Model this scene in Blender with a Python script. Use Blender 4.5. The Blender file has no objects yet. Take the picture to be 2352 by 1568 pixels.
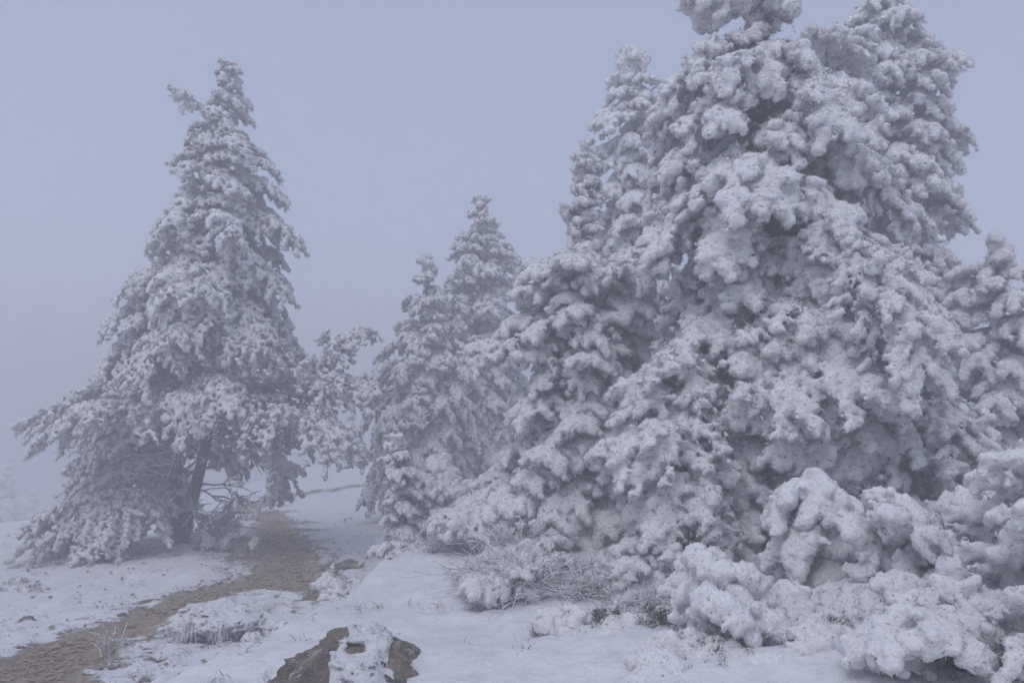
import bpy, math, random
import numpy as np
from mathutils import Vector

# ------------------------------------------------------------------ camera, sky, sun, exposure
scene = bpy.context.scene
EYE = np.array([0.0, 0.0, 1.6])
W, H, F = 1024.0, 682.0, 796.0
HORIZON = 400.0
PITCH = math.atan((HORIZON - H / 2) / F)

cam_data = bpy.data.cameras.new('camera')
cam_data.sensor_width = 36.0
cam_data.lens = 36.0 * F / W
cam_data.clip_start = 0.05
cam_data.clip_end = 2000.0
cam = bpy.data.objects.new('camera', cam_data)
scene.collection.objects.link(cam)
cam.location = EYE
cam.rotation_euler = (math.pi / 2 + PITCH, 0, 0)
scene.camera = cam

SUN_EL, SUN_AZ = math.radians(58), math.radians(-150)      # azimuth measured from +Y, clockwise
world = bpy.data.worlds.new('World')
scene.world = world
world.use_nodes = True
wn, wl = world.node_tree.nodes, world.node_tree.links
wn.clear()
w_out = wn.new('ShaderNodeOutputWorld')
sky = wn.new('ShaderNodeTexSky')
sky.sky_type = 'NISHITA'
sky.sun_disc = False
sky.sun_elevation = SUN_EL
sky.sun_rotation = SUN_AZ % (2 * math.pi)
sky.dust_density = 2.0
bg1 = wn.new('ShaderNodeBackground')
bg1.inputs['Strength'].default_value = 0.05
wl.new(sky.outputs['Color'], bg1.inputs['Color'])
bg2 = wn.new('ShaderNodeBackground')                        # the even cloud cover
bg2.inputs['Color'].default_value = (0.405, 0.442, 0.59, 1)
bg2.inputs['Strength'].default_value = 0.78
add = wn.new('ShaderNodeAddShader')
wl.new(bg1.outputs[0], add.inputs[0])
wl.new(bg2.outputs[0], add.inputs[1])
wl.new(add.outputs[0], w_out.inputs['Surface'])

sun_data = bpy.data.lights.new('sun', 'SUN')
sun_data.energy = 1.25
sun_data.angle = math.radians(36)
sun_data.color = (0.94, 0.94, 1.0)
sun = bpy.data.objects.new('sun', sun_data)
scene.collection.objects.link(sun)
sd = Vector((math.sin(SUN_AZ) * math.cos(SUN_EL), math.cos(SUN_AZ) * math.cos(SUN_EL), math.sin(SUN_EL)))
sun.rotation_euler = (-sd).to_track_quat('-Z', 'Y').to_euler()

scene.view_settings.view_transform = 'Standard'
scene.view_settings.look = 'None'
scene.view_settings.exposure = 0.0
scene.view_settings.gamma = 1.0
scene.view_settings.use_curve_mapping = False
cy = scene.cycles
cy.max_bounces = 6
cy.diffuse_bounces = 2
cy.glossy_bounces = 1
cy.transmission_bounces = 1
cy.volume_bounces = 2
cy.transparent_max_bounces = 4
cy.use_adaptive_sampling = True
cy.adaptive_threshold = 0.02
cy.use_denoising = True
try:
    cy.denoiser = 'OPENIMAGEDENOISE'
    cy.denoising_input_passes = 'RGB_ALBEDO_NORMAL'
    cy.denoising_prefilter = 'ACCURATE'
except Exception:
    pass
HAZE_DENSITY = 0.033
HAZE_COLOR = (0.87, 0.87, 0.90)

# ------------------------------------------------------------------ projection helpers (measuring only)
S = 1024.0 / 2352.0
cp, sp = math.cos(PITCH), math.sin(PITCH)


def ray(u, v):
    a, b = (u - W / 2) / F, (H / 2 - v) / F
    return np.array([a, cp - b * sp, sp + b * cp])


def P(u, v, d):
    r = ray(u, v)
    return EYE + r * (d / r[1])


def Q(u, v, d):                       # the same from a 2352 px wide measurement
    return P(u * S, v * S, d)


# ------------------------------------------------------------------ noise
def hash2(ix, iy, seed):
    h = (ix.astype(np.int64) * 374761393 + iy.astype(np.int64) * 668265263 + seed * 1442695041) & 0x7fffffff
    h = ((h ^ (h >> 13)) * 1274126177) & 0x7fffffff
    return ((h ^ (h >> 16)) & 0xffff) / 65535.0


def vn(x, y, seed=0):
    ix, iy = np.floor(x), np.floor(y)
    fx, fy = x - ix, y - iy
    fx, fy = fx * fx * (3 - 2 * fx), fy * fy * (3 - 2 * fy)
    a, b = hash2(ix, iy, seed), hash2(ix + 1, iy, seed)
    c, d = hash2(ix, iy + 1, seed), hash2(ix + 1, iy + 1, seed)
    return (a * (1 - fx) + b * fx) * (1 - fy) + (c * (1 - fx) + d * fx) * fy


def fbm(x, y, seed=0, o=4, g=0.5):
    s, a, t = 0, 1, 0
    for i in range(o):
        s = s + a * vn(x * 2 ** i + 17.3 * i, y * 2 ** i - 9.1 * i, seed + i)
        t += a
        a *= g
    return s / t


_tiles = {}


def tile(h, waves, seed, N=112):
    """periodic 3-D noise for voxel size h; waves = [(wavelength xyz, amplitude in metres, billow)]"""
    key = (h, str(waves), seed)
    if key in _tiles:
        return _tiles[key]
    rng = np.random.default_rng(seed)
    k = np.fft.fftfreq(N) * 2 * np.pi
    kz = np.fft.rfftfreq(N) * 2 * np.pi
    out = np.zeros((N, N, N), np.float32)
    for (wx, wy, wz), amp, bil in waves:
        sx, sy, sz = (max(w / h, 1.6) / 4.2 for w in (wx, wy, wz))
        g = np.exp(-0.5 * ((k[:, None, None] * sx) ** 2 + (k[None, :, None] * sy) ** 2 + (kz[None, None, :] * sz) ** 2))
        f = np.fft.irfftn(np.fft.rfftn(rng.standard_normal((N, N, N))) * g, s=(N, N, N))
        f /= f.std()
        if bil:
            f = (np.abs(f) - 0.8) * 1.5
        out += (f * amp).astype(np.float32)
    _tiles[key] = out
    return out


# ------------------------------------------------------------------ mesh builders
COL = scene.collection


def mk(name, V, Fc, mat=None, parent=None, smooth=True, origin=None, attr=None):
    """one mesh object from arrays; Fc is an array (n,3|4) or a list of such arrays"""
    V = np.asarray(V, np.float32)
    if origin is not None:
        V = V - np.asarray(origin, np.float32)
    fl = Fc if isinstance(Fc, list) else [Fc]
    fl = [f for f in fl if len(f)]
    me = bpy.data.meshes.new(name)
    me.vertices.add(len(V))
    me.vertices.foreach_set('co', V.ravel())
    li = np.concatenate([f.ravel() for f in fl]).astype(np.int32)
    tot = np.concatenate([np.full(len(f), f.shape[1], np.int32) for f in fl])
    st = np.concatenate([[0], np.cumsum(tot)[:-1]]).astype(np.int32)
    me.loops.add(len(li))
    me.loops.foreach_set('vertex_index', li)
    me.polygons.add(len(tot))
    me.polygons.foreach_set('loop_start', st)
    me.polygons.foreach_set('use_smooth', np.full(len(tot), bool(smooth)))
    me.update(calc_edges=True)
    for k, a in (attr or {}).items():
        at = me.attributes.new(k, 'FLOAT', 'POINT')
        at.data.foreach_set('value', np.asarray(a, np.float32))
    if mat is not None:
        me.materials.append(mat)
    ob = bpy.data.objects.new(name, me)
    COL.objects.link(ob)
    if parent is not None:
        ob.parent = parent
    return ob


def tubes(Pt, R, sides=5):
    """Pt (M,n,3) polylines, R (M,n) radii -> verts, quads"""
    M, n, _ = Pt.shape
    T = np.gradient(Pt, axis=1)
    T /= np.linalg.norm(T, axis=2, keepdims=True) + 1e-9
    up = np.where(np.abs(T[..., 2:3]) < 0.85, np.array([0, 0, 1.0]), np.array([1.0, 0, 0]))
    A = np.cross(T, up)
    A /= np.linalg.norm(A, axis=2, keepdims=True) + 1e-9
    B = np.cross(T, A)
    an = np.arange(sides) * 2 * np.pi / sides
    V = Pt[:, :, None, :] + R[:, :, None, None] * (np.cos(an)[None, None, :, None] * A[:, :, None, :] + np.sin(an)[None, None, :, None] * B[:, :, None, :])
    idx = np.arange(M * n * sides).reshape(M, n, sides)
    a, b = idx[:, :-1], idx[:, 1:]
    q = np.stack([a, np.roll(a, -1, 2), np.roll(b, -1, 2), b], -1).reshape(-1, 4)
    return V.reshape(-1, 3), q


def join(parts):
    V, Fs, o = [], [], 0
    for v, f in parts:
        if len(v) == 0:
            continue
        V.append(v)
        Fs.append(f + o)
        o += len(v)
    return np.concatenate(V), Fs


def surfnets(f, h, o):
    """surface of f > 0 on a grid with voxel h and origin o"""
    s = f > 0
    c = s.astype(np.int8)
    c = c[:-1] + c[1:]
    c = c[:, :-1] + c[:, 1:]
    c = c[:, :, :-1] + c[:, :, 1:]
    act = (c > 0) & (c < 8)
    I, J, K = np.nonzero(act)
    n = len(I)
    if n == 0:
        return np.zeros((0, 3)), np.zeros((0, 4), int)
    idx = np.full(act.shape, -1, np.int32)
    idx[I, J, K] = np.arange(n)
    corner = {}
    for a in (0, 1):
        for b in (0, 1):
            for d in (0, 1):
                corner[a, b, d] = f[I + a, J + b, K + d]
    acc = np.zeros((n, 3), np.float32)
    cnt = np.zeros(n, np.float32)
    for ax in range(3):
        for p in (0, 1):
            for q in (0, 1):
                c0 = [p, q]
                c0.insert(ax, 0)
                c1 = [p, q]
                c1.insert(ax, 1)
                fa, fb = corner[tuple(c0)], corner[tuple(c1)]
                m = (fa > 0) != (fb > 0)
                den = fa - fb
                t = np.where(m, fa / np.where(den == 0, 1, den), 0)
                for k in range(3):
                    acc[:, k] += m * (c0[k] + (t if k == ax else 0))
                cnt += m
    V = (np.stack([I, J, K], 1) + acc / cnt[:, None]) * h + o
    quads = []
    for ax in range(3):
        sl0 = [slice(1, -1)] * 3
        sl1 = [slice(1, -1)] * 3
        sl0[ax], sl1[ax] = slice(0, -1), slice(1, None)
        a, b = s[tuple(sl0)], s[tuple(sl1)]
        x = np.nonzero(a != b)
        sign = a[x]
        g = [x[k] + (0 if k == ax else 1) for k in range(3)]
        e1, e2 = (ax + 1) % 3, (ax + 2) % 3

        def cell(d1, d2):
            q = list(g)
            q[e1] = q[e1] - d1
            q[e2] = q[e2] - d2
            return idx[q[0], q[1], q[2]]
        qd = np.stack([cell(1, 1), cell(0, 1), cell(0, 0), cell(1, 0)], 1)
        qd[~sign] = qd[~sign][:, ::-1]
        quads.append(qd)
    qd = np.concatenate(quads)
    return V, qd[(qd >= 0).all(1)]


def blob(pts, rad, h, noise=None, rng=None, smooth=True, keep=None):
    """a lumpy skin over balls (pts, rad): the crust of rime"""
    pad = rad.max() * 1.8 + 3 * h
    lo = pts.min(0) - pad
    dim = np.ceil((pts.max(0) + pad - lo) / h).astype(int) + 1
    if np.prod(dim.astype(float)) > 4e7:
        raise RuntimeError('grid too large')
    f = np.zeros(dim, np.float32) if smooth else np.full(dim, -1.0, np.float32)
    vox = np.rint((pts - lo) / h).astype(int)
    cls = np.maximum(np.rint(rad / h * 4), 3).astype(int)
    for c in np.unique(cls):
        r = c / 4.0
        R = r * (1.75 if smooth else 1.0)
        w = int(math.ceil(R * (1.0 if smooth else 1.35)))
        g = np.arange(-w, w + 1)
        d2 = (g[:, None, None] ** 2 + g[None, :, None] ** 2 + g[None, None, :] ** 2) / R ** 2
        k = (np.clip(1 - d2, 0, None) ** 2 if smooth else 1 - d2).astype(np.float32)
        for x, y, z in vox[cls == c]:
            sl = f[x - w:x + w + 1, y - w:y + w + 1, z - w:z + w + 1]
            if smooth:
                sl += k
            else:
                np.maximum(sl, k, out=sl)
    rm = float(np.mean(rad))
    if smooth:
        f = np.minimum(f, 1.7)
        f -= 0.4535
        g = 0.88 / rm
    else:
        g = 2.0 / rm
    if noise is not None:
        N = noise.shape[0]
        off = rng.integers(0, N, 3)
        ii = [np.arange(dim[a]) + off[a] for a in range(3)]
        nz = noise
        for a in range(3):
            nz = np.take(nz, ii[a] % N, axis=a)
        lim = 0.43 if smooth else 0.60
        nz = nz * g
        nz = np.where(nz > 0, lim * np.tanh(nz / lim), nz)
        near = f > (-0.44 if smooth else -0.62)
        f = np.where(near, f + nz, f)
    f[0], f[-1] = -1, -1
    f[:, 0], f[:, -1] = -1, -1
    f[:, :, 0], f[:, :, -1] = -1, -1
    return surfnets(f, h, lo)


def needles(pts, rng, n, length, width, bias=None):
    """tufts of single-triangle needles at pts"""
    M = len(pts)
    d = rng.normal(size=(M, n, 3))
    if bias is not None:
        d += bias[:, None, :] * 1.4
    d /= np.linalg.norm(d, axis=2, keepdims=True)
    s = np.cross(d, rng.normal(size=(M, n, 3)))
    s /= np.linalg.norm(s, axis=2, keepdims=True) + 1e-9
    L = length * rng.uniform(0.6, 1.15, (M, n, 1))
    b = pts[:, None, :] + d * 0.01
    V = np.stack([b - s * width, b + s * width, b + d * L], 2).reshape(-1, 3)
    return V, np.arange(len(V)).reshape(-1, 3)


def feathers(V, q, rng, dens, length, width):
    """short flakes of rime standing out from the crust, leaning into the wind"""
    a, b, c, d = (V[q[:, i]] for i in range(4))
    n = np.cross(c - a, d - b)
    ar = np.linalg.norm(n, axis=1)
    n = n / (ar[:, None] + 1e-12)
    k = rng.random(len(q)) < ar * 0.5 * dens
    p = (a[k] + c[k]) / 2
    n = n[k]
    m = len(p)
    dr = n * 0.75 + np.array([-0.35, -0.25, -0.05]) + rng.normal(size=(m, 3)) * 0.45
    dr /= np.linalg.norm(dr, axis=1, keepdims=True)
    sd = np.cross(dr, rng.normal(size=(m, 3)))
    sd /= np.linalg.norm(sd, axis=1, keepdims=True) + 1e-9
    L = length * rng.uniform(0.4, 1.25, (m, 1))
    w = width * rng.uniform(0.6, 1.3, (m, 1))
    p = p - n * length * 0.25
    T = np.stack([p - sd * w, p + sd * w, p + dr * L + sd * w * 0.25], 1).reshape(-1, 3)
    return T, np.arange(len(T)).reshape(-1, 3)


# ------------------------------------------------------------------ materials
def mat(name):
    m = bpy.data.materials.new(name)
    m.use_nodes = True
    nt = m.node_tree
    b = nt.nodes['Principled BSDF']
    b.inputs['Specular IOR Level'].default_value = 0.15
    b.inputs['Roughness'].default_value = 0.85
    return m, nt, b


def node(nt, kind, **kw):
    n = nt.nodes.new(kind)
    for k, v in kw.items():
        if k in n.inputs.keys():
            n.inputs[k].default_value = v
        else:
            setattr(n, k, v)
    return n


def ramp(nt, fac, stops):
    r = nt.nodes.new('ShaderNodeValToRGB')
    e = r.color_ramp.elements
    e[0].position, e[0].color = stops[0][0], (*stops[0][1], 1)
    e[1].position, e[1].color = stops[-1][0], (*stops[-1][1], 1)
    for p, c in stops[1:-1]:
        x = e.new(p)
        x.color = (*c, 1)
    nt.links.new(fac, r.inputs['Fac'])
    return r.outputs['Color']


def noise_tex(nt, scale, detail=4, rough=0.55, stretch=None):
    tc = nt.nodes.new('ShaderNodeTexCoord')
    n = node(nt, 'ShaderNodeTexNoise', Scale=scale, Detail=detail, Roughness=rough)
    if stretch:
        mp = nt.nodes.new('ShaderNodeMapping')
        mp.inputs['Scale'].default_value = stretch
        nt.links.new(tc.outputs['Object'], mp.inputs['Vector'])
        nt.links.new(mp.outputs[0], n.inputs['Vector'])
    else:
        nt.links.new(tc.outputs['Object'], n.inputs['Vector'])
    return n.outputs['Fac']


def bump(nt, b, height, dist, strength=1.0, prev=None):
    n = node(nt, 'ShaderNodeBump', Strength=strength, Distance=dist)
    nt.links.new(height, n.inputs['Height'])
    if prev is not None:
        nt.links.new(prev, n.inputs['Normal'])
    nt.links.new(n.outputs[0], b.inputs['Normal'])
    return n.outputs[0]


def mixc(nt, fac, a, b):
    m = nt.nodes.new('ShaderNodeMix')
    m.data_type = 'RGBA'
    for sock, v in ((m.inputs[0], fac), (m.inputs[6], a), (m.inputs[7], b)):
        if isinstance(v, (tuple, float, int)):
            sock.default_value = (*v, 1) if isinstance(v, tuple) else v
        else:
            nt.links.new(v, sock)
    return m.outputs[2]


def rime_material(name, scale, pit, stretch=(0.45, 0.7, 1.3)):
    """white rime with tiny pits where needles show through"""
    m, nt, b = mat(name)
    fine = noise_tex(nt, 34 * scale, 5, 0.62, stretch)
    col = ramp(nt, fine, [(0.0, (0.10, 0.105, 0.09)), (pit, (0.24, 0.24, 0.23)), (pit + 0.10, (0.74, 0.74, 0.75)), (1.0, (0.87, 0.87, 0.875))])
    nt.links.new(col, b.inputs['Base Color'])
    n1 = bump(nt, b, fine, 0.022 / scale, 1.0)
    bump(nt, b, noise_tex(nt, 120 * scale, 3, 0.6, stretch), 0.006 / scale, 0.8, n1)
    b.inputs['Specular IOR Level'].default_value = 0.05
    return m


M_RIME = rime_material('rime', 1.0, 0.32)
M_RIME_FAR = rime_material('rime_tufted', 0.6, 0.33, (0.8, 0.8, 1.0))
M_SNOWY = rime_material('rime_snowy', 1.3, 0.29, (0.9, 0.9, 1.0))


def bark_material(name, dark, frost):
    m, nt, b = mat(name)
    n = noise_tex(nt, 22, 6, 0.65, (1, 1, 0.35))
    base = ramp(nt, n, [(0.3, tuple(c * 0.5 for c in dark)), (0.7, dark)])
    fl = noise_tex(nt, 38, 4, 0.7)
    f = ramp(nt, fl, [(frost, (0, 0, 0)), (frost + 0.07, (1, 1, 1))])
    nt.links.new(mixc(nt, f, base, (0.62, 0.62, 0.65)), b.inputs['Base Color'])
    bump(nt, b, n, 0.03, 1.0)
    return m


M_BARK = bark_material('bark', (0.075, 0.06, 0.052), 0.60)
M_TWIG = bark_material('frosted_twig', (0.16, 0.14, 0.13), 0.42)
m, nt, b = mat('needles')
nt.links.new(ramp(nt, noise_tex(nt, 9, 2), [(0.3, (0.022, 0.034, 0.02)), (0.7, (0.06, 0.075, 0.05))]), b.inputs['Base Color'])
M_NEEDLE = m
m, nt, b = mat('frosted_needles')
nt.links.new(ramp(nt, noise_tex(nt, 30, 3), [(0.35, (0.12, 0.135, 0.11)), (0.6, (0.42, 0.43, 0.43))]), b.inputs['Base Color'])
M_NEEDLE_FROST = m

# snow lying on the ground: the point attribute "bare" says where soil and grass show through
m, nt, b = mat('ground_snow')
at = node(nt, 'ShaderNodeAttribute', attribute_name='bare')
br = noise_tex(nt, 26, 5, 0.7)
ad = node(nt, 'ShaderNodeMath', operation='ADD')
nt.links.new(at.outputs['Fac'], ad.inputs[0])
sb = node(nt, 'ShaderNodeMath', operation='MULTIPLY_ADD')
nt.links.new(br, sb.inputs[0])
sb.inputs[1].default_value = 0.9
sb.inputs[2].default_value = -0.45
nt.links.new(sb.outputs[0], ad.inputs[1])
fac = ramp(nt, ad.outputs[0], [(0.42, (0, 0, 0)), (0.62, (1, 1, 1))])
soil = ramp(nt, noise_tex(nt, 45, 4, 0.7), [(0.3, (0.05, 0.038, 0.03)), (0.55, (0.13, 0.095, 0.07)), (0.75, (0.20, 0.16, 0.11))])
snowc = ramp(nt, noise_tex(nt, 7, 5), [(0.3, (0.62, 0.63, 0.655)), (0.7, (0.73, 0.73, 0.75))])
nt.links.new(mixc(nt, fac, snowc, soil), b.inputs['Base Color'])
n1 = bump(nt, b, noise_tex(nt, 18, 5, 0.6), 0.03, 0.7)
bump(nt, b, noise_tex(nt, 90, 3, 0.6), 0.006, 0.7, n1)
M_SNOW = m

m, nt, b = mat('path_gravel')
c1 = ramp(nt, noise_tex(nt, 16, 6, 0.75), [(0.25, (0.15, 0.115, 0.085)), (0.5, (0.38, 0.305, 0.225)), (0.75, (0.55, 0.46, 0.36))])
fl = ramp(nt, noise_tex(nt, 26, 5, 0.8), [(0.56, (0, 0, 0)), (0.64, (1, 1, 1))])
at = node(nt, 'ShaderNodeAttribute', attribute_name='bare')
sb = node(nt, 'ShaderNodeMath', operation='MULTIPLY_ADD')
nt.links.new(noise_tex(nt, 26, 5, 0.7), sb.inputs[0])
sb.inputs[1].default_value = 0.9
sb.inputs[2].default_value = -0.45
ad = node(nt, 'ShaderNodeMath', operation='ADD')
nt.links.new(at.outputs['Fac'], ad.inputs[0])
nt.links.new(sb.outputs[0], ad.inputs[1])
fac = ramp(nt, ad.outputs[0], [(0.42, (0, 0, 0)), (0.62, (1, 1, 1))])
nt.links.new(mixc(nt, fac, (0.66, 0.66, 0.69), mixc(nt, fl, c1, (0.50, 0.49, 0.50))), b.inputs['Base Color'])
n1 = bump(nt, b, noise_tex(nt, 24, 6, 0.75), 0.05, 1.0)
M_PATH = m

m, nt, b = mat('gravel_stone')
oi = node(nt, 'ShaderNodeTexNoise', Scale=6.0, Detail=2.0)
nt.links.new(ramp(nt, noise_tex(nt, 8, 4), [(0.3, (0.13, 0.10, 0.07)), (0.5, (0.27, 0.20, 0.14)), (0.7, (0.40, 0.31, 0.23))]), b.inputs['Base Color'])
M_PEBBLE = m


def rock_material(name, c0, c1):
    m, nt, b = mat(name)
    n = noise_tex(nt, 7, 8, 0.7)
    base = ramp(nt, n, [(0.3, c0), (0.65, c1)])
    big = ramp(nt, noise_tex(nt, 2.6, 3, 0.6, (1, 1.5, 0.6)), [(0.35, (0.55, 0.5, 0.48)), (0.6, (1.15, 1.1, 1.05))])
    mu = nt.nodes.new('ShaderNodeMix')
    mu.data_type, mu.blend_type = 'RGBA', 'MULTIPLY'
    mu.inputs[0].default_value = 1.0
    nt.links.new(base, mu.inputs[6])
    nt.links.new(big, mu.inputs[7])
    lich = ramp(nt, noise_tex(nt, 13, 5, 0.65, (1.0, 1.2, 0.8)), [(0.57, (0, 0, 0)), (0.62, (1, 1, 1))])
    c = mixc(nt, lich, mu.outputs[2], (0.40, 0.39, 0.34))
    fr = ramp(nt, noise_tex(nt, 48, 6, 0.8), [(0.58, (0, 0, 0)), (0.66, (1, 1, 1))])
    nt.links.new(mixc(nt, fr, c, (0.66, 0.66, 0.68)), b.inputs['Base Color'])
    n1 = bump(nt, b, n, 0.05, 1.0)
    bump(nt, b, noise_tex(nt, 55, 5, 0.7), 0.012, 1.0, n1)
    return m


M_ROCK = rock_material('stone', (0.11, 0.095, 0.085), (0.29, 0.25, 0.215))
m, nt, b = mat('powder_snow')
nt.links.new(ramp(nt, noise_tex(nt, 24, 5, 0.7), [(0.3, (0.60, 0.60, 0.625)), (0.6, (0.74, 0.74, 0.76))]), b.inputs['Base Color'])
n1 = bump(nt, b, noise_tex(nt, 38, 5, 0.7, (1.0, 0.5, 1.0)), 0.022, 1.0)
M_POWDER = m
m, nt, b = mat('frosted_grass')
nt.links.new(ramp(nt, noise_tex(nt, 14, 3), [(0.28, (0.22, 0.19, 0.15)), (0.42, (0.5, 0.49, 0.48)), (0.52, (0.74, 0.74, 0.76))]), b.inputs['Base Color'])
M_GRASS = m

# ------------------------------------------------------------------ terrain
_LY = np.array([-30, 0, 3, 6, 9.5, 13, 18, 30, 60, 230.0])
_LZ = np.array([-1.6, -1.55, -1.72, -1.96, -2.25, -2.42, -2.58, -2.62, -2.75, -3.4])
_EY = np.array([-30, 3, 4.6, 5.3, 6, 7, 8, 10, 12, 16, 30, 230.0])
_EX = np.array([-3, -2.2, -1.95, -1.8, -1.55, -1.4, -1.33, -1.0, -0.65, -0.2, 1.5, 14.0])
_BZ = np.array([-1.5, -1.5, -1.6, -1.61, -1.62, -1.62, -1.64, -1.70, -1.88, -2.2, -2.5, -3.2])


def gz(x, y, detail=False):
    x, y = np.asarray(x, float), np.asarray(y, float)
    left = np.interp(y, _LY, _LZ)
    xe = np.interp(y, _EY, _EX) + 0.22 * (fbm(y * 0.9 + 3, x * 0.25, 5, 3) - 0.5)
    bank = np.interp(y, _EY, _BZ) + np.clip(0.10 * (x - xe), 0, 0.6)
    k = np.clip((x - xe + 0.5) / 0.65, 0, 1)
    k = k * k * (3 - 2 * k)
    z = left * (1 - k) + bank * k + 1.6
    z = z + 0.10 * (fbm(x * 0.7, y * 0.7, 11, 3) - 0.5)
    kx, ky = np.clip((-x - 6.5) / 22, 0, 1), np.clip((y - 12.5) / 22, 0, 1)
    z = z - 9.0 * kx * kx * (3 - 2 * kx) * ky * ky * (3 - 2 * ky)
    hx, hy = np.clip((x + 9) / 7, 0, 1), np.clip((y - 20) / 34, 0, 1)
    z = z + 1.9 * hx * hx * (3 - 2 * hx) * hy * hy * (3 - 2 * hy)
    # low swell the left pine stands on
    z = z + 0.12 * np.exp(-(((x + 5.2) / 2.2) ** 2 + ((y - 12.3) / 1.8) ** 2))
    return z


def ground_hit(u, v):
    r = ray(u, v)
    lo, hi = 2.0, 200.0
    ts = np.geomspace(2.0, 200.0, 4000)
    p = EYE[None] + ts[:, None] * r[None]
    below = p[:, 2] < gz(p[:, 0], p[:, 1])
    i = int(np.argmax(below)) if below.any() else len(ts) - 1
    return p[i]


PATH_PX = [((-40, 700), .75), ((10, 690), .6), ((60, 652), .46), ((140, 622), .38), ((200, 596), .42), ((255, 583), .5), ((292, 574), .56),
           ((288, 560), .50), ((282, 545), .46), ((277, 528), .40), ((270, 514), .30)]
PATH_PX2 = [((222, 514), .3), ((262, 503), .3), ((310, 492), .18), ((365, 484), .12), ((420, 480), .1)]
PATH_PX3 = [((300, 580), .5), ((318, 590), .36), ((330, 598), .22)]
PATHS = []
for px in (PATH_PX, PATH_PX2, PATH_PX3):
    PATHS.append((np.array([ground_hit(*p)[:2] for p, w in px]), np.array([w * 0.78 for p, w in px])))


def path_sd(x, y):
    """how far inside the path (in units of its half width: > 0 inside)"""
    best = np.full(np.shape(x), -9.0)
    for pts, ws in PATHS:
        for i in range(len(pts) - 1):
            a, b = pts[i], pts[i + 1]
            ab = b - a
            t = np.clip(((x - a[0]) * ab[0] + (y - a[1]) * ab[1]) / (ab @ ab), 0, 1)
            d = np.hypot(x - a[0] - t * ab[0], y - a[1] - t * ab[1])
            w = ws[i] * (1 - t) + ws[i + 1] * t
            best = np.maximum(best, w - d)
    return best


def spaced(lo, hi, f):
    out, v = [lo], lo
    while v < hi:
        v += f(v)
        out.append(v)
    return np.array(out)


def build_ground():
    xp = spaced(0, 230, lambda v: 0.046 if v < 3.2 else 0.046 + 0.06 * (v - 3.2))
    xn = spaced(0, 230, lambda v: 0.046 if v < 4.5 else 0.046 + 0.045 * (v - 4.5))
    xs = np.concatenate([-xn[::-1][:-1], xp])
    ys = np.concatenate([[-12, -6, -3, -1, 0, 1, 1.6], spaced(2.0, 230, lambda v: 0.0115 * max(v, 3.0))])
    X, Y = np.meshgrid(xs, ys, indexing='ij')
    Z = gz(X, Y)
    sd = path_sd(X, Y)
    edge = 0.42 * (fbm(X * 3.2, Y * 3.2, 31, 4) - 0.5) + 0.22 * (fbm(X * 14, Y * 14, 37, 2) - 0.5)
    pm = sd + edge                       # > 0: trodden path
    near = np.exp(-(Y / 26.0) ** 2)
    # relief: drifts, wind ripples, tussocks under the snow
    left = np.clip((np.interp(Y, _EY, _EX) - X) / 0.6, 0, 1)
    drift = 0.05 * (fbm(X * 1.5, Y * 1.5, 41, 3) - 0.5) + (1 - left) * (0.13 * (fbm(X * 1.9 + Y * 0.6, Y * 1.6, 43, 3) - 0.5) + 0.08 * np.clip(fbm(X * 4.2, Y * 4.2, 44, 3) - 0.5, 0, 1))
    tus = np.clip(fbm(X * 5.5, Y * 5.5, 47, 3) - 0.5, 0, 1) * 0.16
    micro = 0.03 * (fbm(X * 17, Y * 17, 53, 3) - 0.5)
    inp = np.clip(pm / 0.12, 0, 1)
    snow_h = (drift + tus * (0.35 + 0.65 * left) + micro) * near
    path_h = -0.035 + 0.06 * (fbm(X * 9, Y * 9, 59, 4) - 0.5) * near
    Z = Z + snow_h * (1 - inp) + path_h * inp
    # where soil and grass show through the thin cover
    n = fbm(X * 2.3, Y * 2.3, 61, 4)
    n2 = fbm(X * 8, Y * 8, 67, 3)
    close = np.clip(1.0 + sd / 0.9, 0, 1)                       # scuffed margin of the path
    bare = 0.05 + 0.36 * close * (0.4 + 1.2 * n2) * left
    bare += left * np.clip(n2 - 0.52, 0, 1) * 1.5 * np.clip((11.5 - Y) / 5, 0.25, 1)
    px, py = -5.1, 12.6
    under = np.exp(-(((X - px) / 3.2) ** 2 + ((Y - py + 0.6) / 1.5) ** 2))
    bare += under * (0.22 + 0.7 * np.clip(n - 0.35, 0, 1))
    bare += left * np.clip((Y - 12) / 4, 0, 1) * np.clip(1.4 - Y / 40, 0, 1) * (0.04 + 0.9 * np.clip(fbm(X * 0.9, Y * 2.4, 73, 4) - 0.42, 0, 1))
    bare += (1 - left) * np.clip(n2 - 0.62, 0, 1) * 0.9
    k = np.clip((pm + 0.14) / 0.28, 0, 1)
    bare = np.maximum(np.clip(bare, 0, 0.62), k * k * (3 - 2 * k) * 0.98)
    bare = np.clip(bare, 0, 1)
    nx, ny = X.shape
    idx = np.arange(nx * ny).reshape(nx, ny)
    q = np.stack([idx[:-1, :-1], idx[1:, :-1], idx[1:, 1:], idx[:-1, 1:]], -1).reshape(-1, 4)
    V = np.stack([X, Y, Z], -1).reshape(-1, 3)
    pmf = pm.reshape(-1)[q].mean(1) > 0.0
    for nm, sel, mt in (('snowy_ground', ~pmf, M_SNOW), ('path', pmf, M_PATH)):
        qq = q[sel]
        used, inv = np.unique(qq, return_inverse=True)
        ob = mk(nm, V[used], inv.reshape(-1, 4), mt, attr={'bare': bare.reshape(-1)[used]})
        ob['kind'] = 'structure'
        ob['label'] = {'snowy_ground': 'thin wind-blown snow over grass on a mountain slope', 'path': 'trodden brown gravel path winding past the pines'}[nm]


build_ground()


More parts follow.
